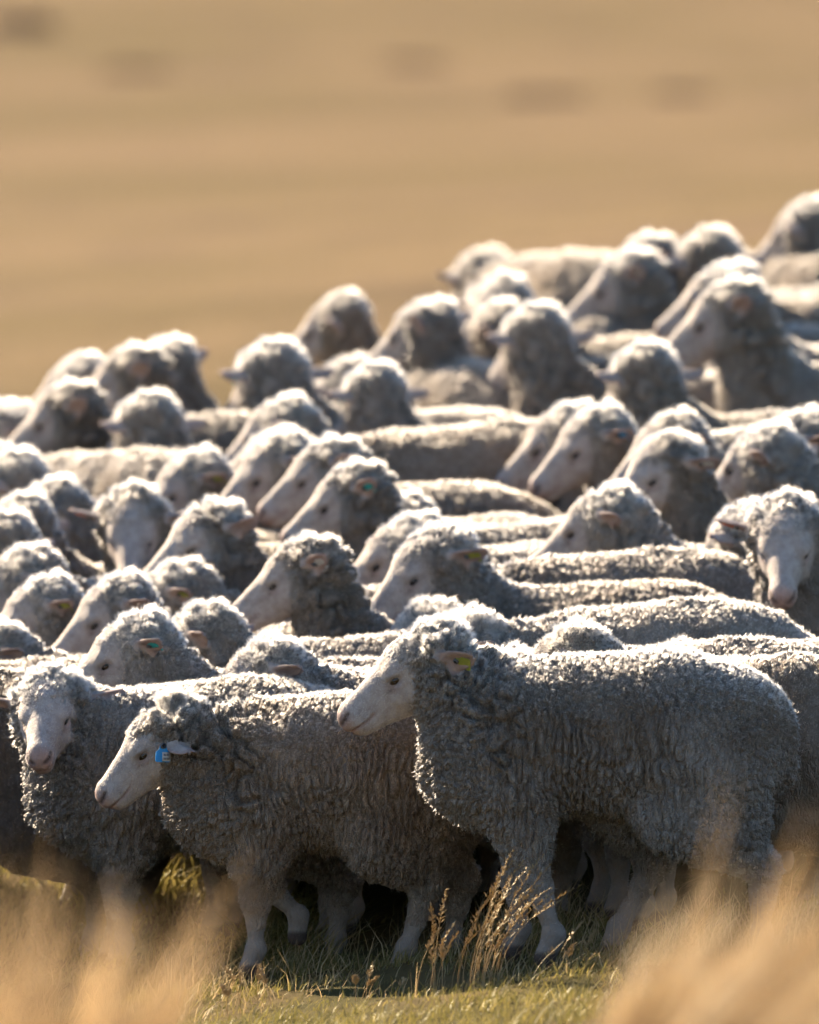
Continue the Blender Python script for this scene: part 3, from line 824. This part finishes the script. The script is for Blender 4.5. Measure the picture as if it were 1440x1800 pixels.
# reference point (h = top of the head, b = top of the back): x, y, z, heading, pose family, ear tag, label
FLOCK = [
    ('h', 0.072, -0.496, 0.898, 0.0, 'A', 'yellow', 'large sheep in profile at front right, yellow tag in its ear'),
    ('h', -0.602, -0.000, 0.677, 4.0, 'B', 'blue', 'sheep with blue ear tag at front left, head lowered, one foreleg lifted'),
    ('h', -0.900, 0.495, 0.709, 8.0, 'C', None, 'sheep at far left of the front row turning its white face to the camera'),
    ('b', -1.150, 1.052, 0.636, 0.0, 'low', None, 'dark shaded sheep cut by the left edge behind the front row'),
    ('h', 0.424, 0.169, 0.842, -20.1, 'p0', 'teal', 'curly head with teal tag peeping over the back of the large front sheep'),
    ('h', -0.358, 0.749, 0.768, 2.6, 'p0', None, 'woolly head with fluffy ear bump just behind the blue tagged sheep'),
    ('h', 0.660, 0.858, 0.741, 6.6, 'low', None, 'white wool crown barely showing over the rump of the large front sheep'),
    ('h', 0.246, 0.350, 0.760, 12.7, 'low', None, 'low round woolly crown beside the neck of the large front sheep'),
    ('h', -0.743, 1.003, 0.662, 11.2, 'low', None, 'white wool crown showing right behind the sheep that faces the camera at left'),
    ('h', -0.669, 0.955, 0.818, 2.6, 'p0', 'teal', 'sheep in clean profile above the blue tagged sheep, pink ear and teal tag'),
    ('h', -0.580, 1.402, 0.807, 1.0, 'm30', None, 'woolly head half hidden behind the profile head with the teal tag'),
    ('h', -0.627, 2.479, 0.847, 10.2, 'p0', 'yellow', 'curly crowned sheep with yellow and dark ear, nose sloping down to the left'),
    ('h', -0.766, 1.995, 0.848, 12.4, 'p0', None, 'narrow bright head tucked behind the curly crowned sheep at left'),
    ('h', -0.957, 2.188, 0.831, 10.4, 'p0', 'yellow', 'sheep near the left edge with dark ear and pale yellow tag, face in profile'),
    ('h', -1.088, 1.729, 0.740, 0.3, 'p0', None, 'sheep whose rounded back shows at left below the pale yellow tag'),
    ('h', -0.259, 1.850, 0.959, -0.5, 'p0', 'white', 'pale long nosed sheep with pointed topknot left of centre'),
    ('h', -0.539, 2.721, 1.000, 29.4, 'p25', None, 'sheep with reddish ear and eye in view beside the white faced sheep'),
    ('h', -0.778, 3.519, 0.995, 19.9, 'f60', 'orange', 'sheep at left facing the camera with orange tag on its right ear'),
    ('h', -1.096, 3.120, 0.941, 19.8, 'm30', None, 'small bright topped head at the left edge beneath a brownish sheep'),
    ('h', -1.070, 3.700, 0.956, 19.8, 'm30', None, 'brownish sheep at left edge with its ear laid back'),
    ('h', -1.080, 2.805, 0.865, 22.4, 'p0', 'green', 'shaded sheep cut by the left edge with pale green ear tag'),
    ('h', -0.991, 4.208, 0.974, 4.7, 'm30', None, 'small double bumped crown left of the camera facing sheep'),
    ('h', -0.594, 4.607, 1.029, 13.1, 'p0', 'yellow', 'sheep with pale yellow ear tag and bright sloping forehead above the reddish eared sheep'),
    ('h', -0.361, 4.426, 1.091, 12.8, 'p25', None, 'pink nosed sheep looking down, left of the pair of noses in the middle'),
    ('h', -0.220, 4.075, 1.095, 8.4, 'p0', None, 'sheep with bright outlined nose pointing left, middle of the flock'),
    ('h', -0.153, 3.398, 1.067, 1.8, 'p0', 'teal', 'sheep with shaggy brow and teal tag, long grey back stretching right'),
    ('h', -0.047, 3.543, 0.963, 21.1, 'p0', None, 'sheep with flat topped curly head in the very middle of the flock'),
    ('h', 0.003, 2.793, 0.953, 19.6, 'p0', 'orange', 'head with red tag tucked behind the fair faced sheep in the centre'),
    ('h', 0.073, 2.104, 0.969, -2.6, 'p25', 'yellow', 'fair faced sheep in the centre with blunt nose and yellow tag'),
    ('h', 0.022, 1.644, 0.800, -0.6, 'low', None, 'sheep behind the front head, its dark back arching to the right'),
    ('b', 0.579, 2.346, 0.869, -2.7, 'low', None, 'thin strip of grey back between two arched backs at right'),
    ('b', 0.637, 1.221, 0.808, 12.6, 'low', None, 'low bright edged back under the dark arched back at right'),
    ('h', 1.001, 1.802, 1.075, 18.0, 'f60', 'orange', 'sheep at right edge facing the camera with bright orange ear tag'),
    ('h', 0.904, 2.430, 1.011, 9.2, 'm30', None, 'pale head half hidden left of the orange tagged sheep at right edge'),
    ('h', 0.566, 2.660, 1.046, 15.8, 'm30', None, 'flat crowned sheep with dark ear tip low on its head, right of centre'),
    ('h', 0.737, 3.301, 1.151, -4.4, 'p25', 'white', 'sheep with white cupped ear and freckled cheek right of centre'),
    ('h', 0.747, 4.172, 1.160, 14.5, 'p0', None, 'bright crown right behind the sheep with the white cupped ear'),
    ('h', 0.544, 4.486, 1.161, 15.2, 'p0', 'blue', 'sheep with raised white ear and light blue tag, steep profile'),
    ('h', 0.430, 4.837, 1.144, 15.9, 'p0', None, 'steep bright profile directly left of the light blue tagged sheep'),
    ('h', 1.002, 3.591, 1.160, 3.9, 'm30', None, 'small bright crown near the right edge above the camera facing sheep'),
    ('h', 1.129, 3.906, 1.179, 14.0, 'p0', None, 'bright face in profile cut by the right edge, halfway up the flock'),
    ('b', 0.180, 5.115, 1.058, 13.7, 'low', None, 'grey back curving up to the right behind the shaggy browed sheep'),
    ('h', -0.361, 5.260, 1.149, 13.8, 'm30', None, 'round headed sheep with long dark back left of centre'),
    ('h', -0.108, 5.974, 1.203, -0.6, 'm60', 'teal', 'sheep looking away with teal tag and long dark back to the right'),
    ('h', -0.747, 5.599, 1.137, 3.5, 'm60', None, 'sheep looking away with dark ear at the front edge of its head'),
    ('h', -1.008, 5.937, 1.155, 1.4, 'p0', None, 'broad headed sheep with long lit nose near the left edge'),
    ('h', -1.204, 6.191, 1.079, 1.6, 'low', None, 'shaded sheep cut by the left edge at the end of the rear rows'),
    ('h', -0.817, 6.603, 1.227, -1.2, 'p0', None, 'sheep in profile with reddish ear at the back left of the flock'),
    ('h', -0.711, 6.796, 1.241, -1.5, 'm30', None, 'rounded crown behind the back left profile sheep'),
    ('h', -0.973, 6.808, 1.186, 35.1, 'm30', None, 'small round head alone at the back left'),
    ('h', -0.383, 6.312, 1.253, -0.1, 'm60', 'teal', 'broad sheep turned away with white ear and teal tag at back left of centre'),
    ('h', -0.201, 8.078, 1.314, 40.1, 'm60', None, 'sheep with tall neck and rounded head standing above the back row'),
    ('h', 0.077, 7.171, 1.339, -2.1, 'm30', None, 'tall woolly sheep with bright left cheek, back row centre'),
    ('h', 0.381, 6.627, 1.345, -0.4, 'm60', 'blue', 'sheep turned away with bright blue ear tag in the back rows'),
    ('h', 0.255, 7.667, 1.391, 1.0, 'f60', None, 'bright topped sheep with reddish ears at the top of the back row'),
    ('h', 0.262, 7.413, 1.321, 1.0, 'm30', None, 'pale rounded crown between two turned away heads in the back rows'),
    ('h', 0.686, 8.042, 1.450, -5.1, 'p0', 'white', 'big sheep with long pale face high at right of the back rows'),
    ('h', 0.718, 8.405, 1.483, 5.4, 'p0', None, 'crown showing just above the big long faced sheep at the back'),
    ('h', 0.923, 8.271, 1.502, -5.0, 'm60', None, 'flat backed sheep with bright left cheek near the top right'),
    ('h', 0.943, 6.228, 1.444, -1.0, 'p0', None, 'pale sheep with clean profile and dark ear at upper right'),
    ('h', 0.976, 6.977, 1.460, 9.3, 'm30', None, 'crown right above the pale clean profile sheep at upper right'),
    ('h', 0.696, 5.526, 1.284, -0.1, 'm60', None, 'broad greyish sheep with brown stained back at right of the rear rows'),
    ('h', 1.279, 9.493, 1.547, 24.7, 'm60', None, 'highest sheep of all at the top right edge'),
    ('b', 0.485, 10.061, 1.340, -60.0, 'low', None, 'rounded rump at the top of the flock right of centre'),
    ('b', 0.642, 8.284, 1.248, -98.1, 'low', None, 'brown edged hump below the big long faced sheep'),
    ('b', 1.280, 9.396, 1.358, -57.9, 'low', None, 'low back at the right edge below the highest sheep'),
    ('h', -1.097, 4.583, 1.028, 31.5, 'm30', None, 'round bright crown at the left edge above the brownish sheep'),
    ('b', -0.831, 5.417, 0.964, -44.7, 'low', None, 'low woolly rump under the sheep looking away at left'),
    ('b', 0.128, 7.111, 1.137, -54.3, 'low', None, 'pale rump under the tall woolly sheep of the back row'),
    ('b', 1.260, 8.985, 1.274, -57.9, 'low', None, 'pale strip of back at the right edge beside the clean profile sheep'),
    ('b', -1.044, 1.499, 0.636, -15.1, 'low', None, 'strip of grey back at left edge just over the camera facing front sheep'),
]
rs = random.Random(4)
for ref, x, y, z, rot, fam, tag, label in FLOCK:
    a = math.radians(rot)
    best = None
    for k in VAR:
        v = VAR[k]
        if fam in 'ABC' or k in 'ABC' or fam == 'low' or k.startswith('low'):
            if not (k == fam or k.startswith(fam + '_')): continue
            miss = 0.0
        else:                                               # the way the head points in the end = body heading + turn of the neck
            if (fam == 'f60') != k.startswith('f60'): continue
            want = {'p0': 0, 'p25': 25, 'f60': 66, 'm30': -30, 'm60': -55}[fam]
            miss = abs(want - (rot + v['pose']['yaw'])) / 16.0
        p = v['poll'] if ref == 'h' else np.array([0.02, 0, 0.725])
        s = 1.0
        for _ in range(3):
            lx = x - s * (p[0] * math.cos(a) - p[1] * math.sin(a))
            ly = y - s * (p[0] * math.sin(a) + p[1] * math.cos(a))
            lz = float(ground_z(lx, ly)) - 0.012
            s = (z - lz) / p[2]
        sc = min(1.10, max(0.86, s))
        cost = miss + abs(s - 0.93) / 0.05
        if best is None or cost < best[0]: best = (cost, k, sc, s)
    _, k, s, raw = best
    v = VAR[k]; p = v['poll'] if ref == 'h' else np.array([0.02, 0, 0.725])
    lx = x - s * (p[0] * math.cos(a) - p[1] * math.sin(a))
    ly = y - s * (p[0] * math.sin(a) + p[1] * math.cos(a))
    lz = float(ground_z(lx, ly)) - 0.012
    if abs(raw - s) > 0.03: print('SCALE', label[:30], k, round(raw, 3))
    o = place_sheep(v, (lx, ly, lz), a, s, label, 'flock of sheep', tag, colour=(1.0, 0.90, 0.80, 1) if k == 'B' else (0.62, 0.57, 0.53, 1) if label.startswith('dark shaded') else (1, 1, 1, 1) if k in 'AC' else rs.choice(TINTS), tag_at={'A': 0.075, 'B': 0.045}.get(k, 0.065), tag_side=1 if fam == 'f60' else -1)  # darker tint paints shade into the wool of the sheep cut at left
    if k not in 'ABC': o.scale = (s * rs.uniform(0.94, 1.04), s * rs.uniform(0.94, 1.08), s)

# the flock goes on, unseen, past the left edge; added to shade the ground
for i, (x, y, k) in enumerate([(-1.75, 0.15, 'p0_lo'), (-1.95, 0.75, 'm30_lo'), (-1.70, 1.9, 'low_mid'), (-2.00, 2.6, 'p0_mid'), (-1.85, 3.6, 'low_mid'), (-2.05, 4.6, 'm30_mid'), (-2.75, 0.1, 'p0_mid'), (-2.9, 1.2, 'low_mid')]):
    o = place_sheep(VAR[k], (x, y, float(ground_z(x, y)) - 0.012), 0.1 * (i % 3 - 1), 0.97, ['first', 'second', 'third', 'fourth', 'fifth', 'sixth', 'seventh', 'eighth'][i] + ' sheep standing past the left edge of the picture', 'sheep past the left edge')

# ------------------------------------------------------------------ grass
def blade_material(name, c1, c2, transl=0.5, scale=3.0):
    m, nt, out = new_mat(name)
    t = NT(nt)
    tc = t.n('TexCoord')
    f = t.noise(tc.outputs['Object'], scale, 3.0, 0.6)
    at = t.n('Attribute', attribute_name='shade')
    f2 = t.math('ADD', t.math('MULTIPLY', f, 0.5), t.math('MULTIPLY', at.outputs['Fac'], 0.55), clamp=True)
    c = t.mix(f2, rgb(*c1), rgb(*c2))
    d = t.n('BsdfDiffuse'); t.set(d.inputs['Color'], c)
    tr = t.n('BsdfTranslucent'); t.set(tr.inputs['Color'], c)
    gl = t.n('BsdfGlossy'); gl.inputs['Roughness'].default_value = 0.45; gl.inputs['Color'].default_value = rgb(0.7, 0.7, 0.6)
    mx = t.n('MixShader'); mx.inputs[0].default_value = transl
    t.set(mx.inputs[1], d.outputs[0]); t.set(mx.inputs[2], tr.outputs[0])
    m2 = t.n('MixShader'); m2.inputs[0].default_value = 0.06
    t.set(m2.inputs[1], mx.outputs[0]); t.set(m2.inputs[2], gl.outputs[0])
    nt.links.new(m2.outputs[0], out.inputs['Surface'])
    return m
MAT_TURF = blade_material('green_turf_blade', (0.085, 0.095, 0.018), (0.38, 0.30, 0.10), 0.5, 2.2)
MAT_STRAW = blade_material('dry_straw_blade', (0.36, 0.25, 0.12), (0.60, 0.47, 0.27), 0.5, 3.0)
MAT_TUSSOCK = blade_material('tussock_blade', (0.28, 0.18, 0.085), (0.60, 0.44, 0.25), 0.55, 3.0)

def blades(root, direc, length, width, bend, shade, segs=3):
    """flat tapered blades: root (n,3), direction (n,3), per-blade arrays; returns V, F, shade per vertex"""
    n = len(root)
    side = np.cross(direc, np.array([0, 0, 1.0])); side += 1e-6
    ang = np.arctan2(side[:, 1], side[:, 0]) + rngG.uniform(-1.4, 1.4, n)
    side = np.stack([np.cos(ang), np.sin(ang), np.zeros(n)], 1)
    rows = []
    for k in range(segs + 1):
        t = k / segs
        c = root + direc * (length * t)[:, None] + bend * (length * t * t)[:, None]
        wd = width * (1 - 0.85 * t ** 1.5) * 0.5
        rows += [c - side * wd[:, None], c + side * wd[:, None]]
    V = np.stack(rows, 1).reshape(-1, 3)
    m = 2 * (segs + 1)
    base = (np.arange(n) * m)[:, None]
    F = np.concatenate([base + np.array([2 * k, 2 * k + 1, 2 * k + 3, 2 * k + 2]) for k in range(segs)])
    return V, F, np.repeat(shade, m)

def shade_attr(me, s):
    a = me.attributes.new('shade', 'FLOAT', 'POINT')
    a.data.foreach_set('value', np.asarray(s, np.float32))

rngG = np.random.default_rng(12)
def turf(name, n, x0, x1, y0, y1, hmin, hmax, width, mat, label, lean=0.35, clump=True, zoff=0.0):
    x = rngG.uniform(x0, x1, n); y = rngG.uniform(y0, y1, n)
    P = np.stack([x, y, np.zeros(n)], 1)
    cl = vnoise(P * 3.5, 3) * 0.6 + vnoise(P * 10, 4) * 0.4
    keep = rngG.random(n) < np.clip(0.55 + 0.9 * cl, 0.08, 1)
    x, y, cl, P = x[keep], y[keep], cl[keep], P[keep]
    n = len(x)
    z = ground_z(x, y) + 0.018 * vnoise(P * np.array([3.1, 3.1, 0]), 7) + 0.009 * vnoise(P * np.array([9, 9, 0]), 8) - 0.004 + zoff
    d = np.stack([rngG.normal(0.08, lean, n), rngG.normal(0, lean, n), np.ones(n)], 1)
    d /= np.linalg.norm(d, axis=1, keepdims=True)
    L = rngG.uniform(hmin, hmax, n) * np.clip(0.75 + 0.8 * cl, 0.4, 1.6)
    b = np.stack([rngG.normal(0.15, 0.35, n), rngG.normal(0, 0.35, n), -rngG.uniform(0, 0.4, n)], 1)
    sh = np.clip(rngG.normal(0.50, 0.35, n) - 0.2 * vnoise(P * 2.0, 19), 0, 1)
    V, F, s = blades(np.stack([x, y, z], 1), d, L, rngG.uniform(0.6, 1.4, n) * width, b, sh, 2)
    me = mesh_from(name, V, F, mat); shade_attr(me, s)
    return link(name, me, None, label, 'grass', kind='stuff')
turf('grass', 46000, -1.5, 1.6, -2.6, 0.4, 0.025, 0.075, 0.0035, MAT_TURF, 'short green and straw coloured grass along the front of the flock')
turf('dry_grass', 5000, -1.5, 1.6, -1.0, 0.6, 0.06, 0.17, 0.0025, MAT_STRAW, 'thin dry grass blades standing around the front hooves', lean=0.28)
turf('trampled_grass', 9000, -2.2, 2.6, 0.4, 12.5, 0.04, 0.10, 0.006, MAT_TURF, 'trampled grass under the flock')

turf('shaded_grass', 26000, -2.4, -0.2, 0.3, 2.8, 0.06, 0.16, 0.006, MAT_TURF, 'rough grass under the left side of the flock')

def seed_stem(n_spike, L, lean, r):
    """one dry stem with a feathery seed head"""
    import bmesh
    bm = bmesh.new()
    def tube(pts, rad):
        prev = None
        for (p, q) in zip(pts, rad):
            ring = [bm.verts.new((p[0] + q * math.cos(a), p[1] + q * math.sin(a), p[2])) for a in (0.3, 2.4, 4.5)]
            if prev:
                for k in range(3): bm.faces.new((prev[k], prev[(k + 1) % 3], ring[(k + 1) % 3], ring[k]))
            prev = ring
    def at(t): return (lean[0] * L * t * t, lean[1] * L * t * t, L * t * (1 - 0.12 * t * (lean[0] ** 2 + lean[1] ** 2) * 4))
    tube([at(t / 6) for t in range(7)], [0.0014 - 0.0012 * t / 8 for t in range(7)])
    for i in range(n_spike):
        t = 0.66 + 0.34 * i / n_spike + r.uniform(-0.01, 0.01)
        b = at(min(t, 1.0))
        sp = 0.018 * (1 - 0.6 * (t - 0.66) / 0.34) * r.uniform(0.6, 1.2)
        an = r.uniform(0, 6.28)
        e = (b[0] + sp * math.cos(an) * 0.7 + lean[0] * 0.012, b[1] + sp * math.sin(an) * 0.7, b[2] + sp * r.uniform(0.5, 1.1))
        w = 0.0030
        mid = [(b[j] + e[j]) / 2 for j in range(3)]
        v0, v3 = bm.verts.new(b), bm.verts.new(e)
        ms = [bm.verts.new((mid[0] + w * math.cos(q), mid[1] + w * math.sin(q), mid[2])) for q in (0.2, 2.3, 4.4)]
        for k in range(3):
            bm.faces.new((v0, ms[(k + 1) % 3], ms[k])); bm.faces.new((v3, ms[k], ms[(k + 1) % 3]))
    me = bpy.data.meshes.new('seed_stem'); bm.to_mesh(me); bm.free()
    me.materials.append(MAT_STRAW)
    a = me.attributes.new('shade', 'FLOAT', 'POINT')
    a.data.foreach_set('value', np.full(len(me.vertices), r.uniform(0.3, 0.8), np.float32))
    return me

def stem_clump(x, y, n, spread, hmin, hmax, lean, label, seed):
    r = random.Random(seed)
    o = link('seeding_grass', None, None, label, 'grass', 'dry seeding grass', 'thing')
    o.location = (x, y, float(ground_z(x, y)) - 0.01)
    for i in range(n):
        L = r.uniform(hmin, hmax)
        st = link('stem', seed_stem(r.randint(16, 30), L, (lean + r.uniform(-0.22, 0.22), r.uniform(-0.15, 0.15)), r), o)
        st.location = (r.gauss(0, spread), r.gauss(0, spread * 0.8), 0)
        st.rotation_euler = (0, 0, r.uniform(-0.5, 0.5))
    return o
stem_clump(0.165, -0.95, 24, 0.034, 0.16, 0.38, 0.45, 'tall clump of dry seeding grass leaning right before the large sheep', 2)
stem_clump(0.06, -0.92, 7, 0.02, 0.10, 0.27, 0.12, 'upright dry seeding grass stems left of the tall clump', 3)
stem_clump(-0.10, -0.88, 5, 0.03, 0.05, 0.12, 0.25, 'short dry grass stems near the lifted hoof', 4)
stem_clump(0.38, -0.90, 6, 0.05, 0.06, 0.16, 0.4, 'sparse short dry stems beside the front hoof of the large sheep', 5)
stem_clump(-0.42, -0.85, 6, 0.05, 0.06, 0.14, -0.1, 'fine dry stems left of the straight foreleg of the blue tagged sheep', 6)

def tussock(x, y, locks, rad, hmin, hmax, lean, label, seed, per=26, width=0.005, spread=0.40):
    """tall grass tussock: blades gathered in separate arching locks"""
    global rngG
    rngG = np.random.default_rng(seed)
    n = locks * per
    li = np.repeat(np.arange(locks), per)
    a0 = rngG.uniform(0, 6.283, locks); r0 = np.sqrt(rngG.random(locks)); L0 = rngG.uniform(hmin, hmax, locks)
    ln0 = lean + rngG.normal(0, 0.25 * spread, locks); sh0 = rngG.normal(0.45, 0.25, locks)
    a = a0[li] + rngG.normal(0, 0.18, n); rr = r0[li]
    root = np.stack([rad * rr * np.cos(a), rad * rr * np.sin(a), np.zeros(n)], 1) + rngG.normal(0, 0.012, (n, 3)) * np.array([1, 1, 0])
    out = np.stack([np.cos(a) * rr * spread + ln0[li] + rngG.normal(0, 0.035, n), np.sin(a) * rr * 0.45 + rngG.normal(0, 0.04, n), np.ones(n)], 1)
    out /= np.linalg.norm(out, axis=1, keepdims=True)
    L = L0[li] * rngG.uniform(0.7, 1.05, n)
    b = np.stack([0.55 * spread * np.cos(a) * rr + ln0[li] * 0.7, 0.25 * np.sin(a) * rr, -rngG.uniform(0.02, 0.16, n)], 1)
    V, F, s = blades(root, out, L, rngG.uniform(0.6, 1.3, n) * width, b, np.clip(sh0[li] + rngG.normal(0, 0.15, n), 0, 1), 4)
    me = mesh_from('tussock', V, F, MAT_TUSSOCK); shade_attr(me, s)
    o = link('grass_tussock', me, None, label, 'grass', 'tussocks in the foreground', 'thing')
    o.location = (x, y, float(ground_z(x, y)) - 0.02)
    return o
tussock(-0.68, -11.2, 50, 0.16, 0.44, 0.72, 0.05, 'large blurred golden tussock in the lower left corner', 31, per=24, spread=0.20)
tussock(-0.54, -10.4, 12, 0.07, 0.34, 0.48, 0.06, 'smaller blurred brown tussock right of the lower left one', 32, per=24, spread=0.25)
tussock(0.35, -11.4, 30, 0.10, 0.42, 0.64, 0.42, 'broad blurred golden tussock leaning right in the lower right', 33, per=26, spread=0.25)
tussock(0.57, -10.8, 44, 0.14, 0.44, 0.68, 0.40, 'blurred golden tussock in the lower right corner', 34, per=26, spread=0.28)

# low shrubs far out on the dry field
def shrub(x, y, w, h, label, seed):
    r = np.random.default_rng(seed)
    n = 700
    u = r.normal(0, 1, (n, 3)); u /= np.linalg.norm(u, axis=1, keepdims=True)
    u[:, 2] = np.abs(u[:, 2])
    rad = r.uniform(0.55, 1.0, n) ** 0.5
    P = u * rad[:, None] * np.array([w / 2, w * 0.7, h])
    s = 0.05
    t1 = r.normal(0, 1, (n, 3)); t1 /= np.linalg.norm(t1, axis=1, keepdims=True)
    t2 = np.cross(u, t1); t2 /= np.linalg.norm(t2, axis=1, keepdims=True) + 1e-9
    V = np.stack([P - t1 * s, P + t2 * s * 0.5, P + t1 * s, P - t2 * s * 0.5], 1).reshape(-1, 3)
    F = np.arange(4 * n).reshape(-1, 4)
    o = link('shrub', None, None, label, 'shrub', 'low shrubs on the dry field')
    o.location = (x, y, float(ground_z(x, y)))
    link('foliage', mesh_from('shrub_foliage', V, F, MAT_SHRUB, False), o)
    SV = []; SF = []
    for k in range(5):
        a = k * 1.26; e = np.array([math.cos(a) * w * 0.25, math.sin(a) * w * 0.25, h * 0.6])
        i0 = len(SV)
        for p, q in ((np.zeros(3), 0.02), (e, 0.008)):
            SV += [p + np.array([q * math.cos(c), q * math.sin(c), 0]) for c in (0, 2.1, 4.2)]
        SF += [(i0 + c, i0 + (c + 1) % 3, i0 + 3 + (c + 1) % 3, i0 + 3 + c) for c in range(3)]
    link('stem', mesh_from('shrub_stem', np.array(SV), SF, MAT_SHRUB), o)
MAT_SHRUB = simple_mat('heath_shrub', (0.155, 0.110, 0.088), 0.9, 0.1, 0.35, 6.0, transl=0.2)
for px_x, y, w, h, label, seed in [
        (-3.99, 111.7, 0.75, 0.16, 'dark low shrub at the far top left of the field', 1),
        (-2.52, 96.1, 0.70, 0.032, 'faint brown low shrub on the field at upper left', 2),
        (0.06, 98.0, 0.65, 0.036, 'faint purple brown low shrub on the field at upper centre', 3),
        (1.15, 85.0, 0.75, 0.030, 'faint brown low shrub on the field at upper right', 4),
        (2.31, 85.4, 0.55, 0.030, 'faint brown low shrub on the field nearest the right edge', 5)]:
    shrub(px_x, y, w, h, label, seed)

scene.cycles_curves.shape = 'RIBBONS'
scene.cycles_curves.subdivisions = 2
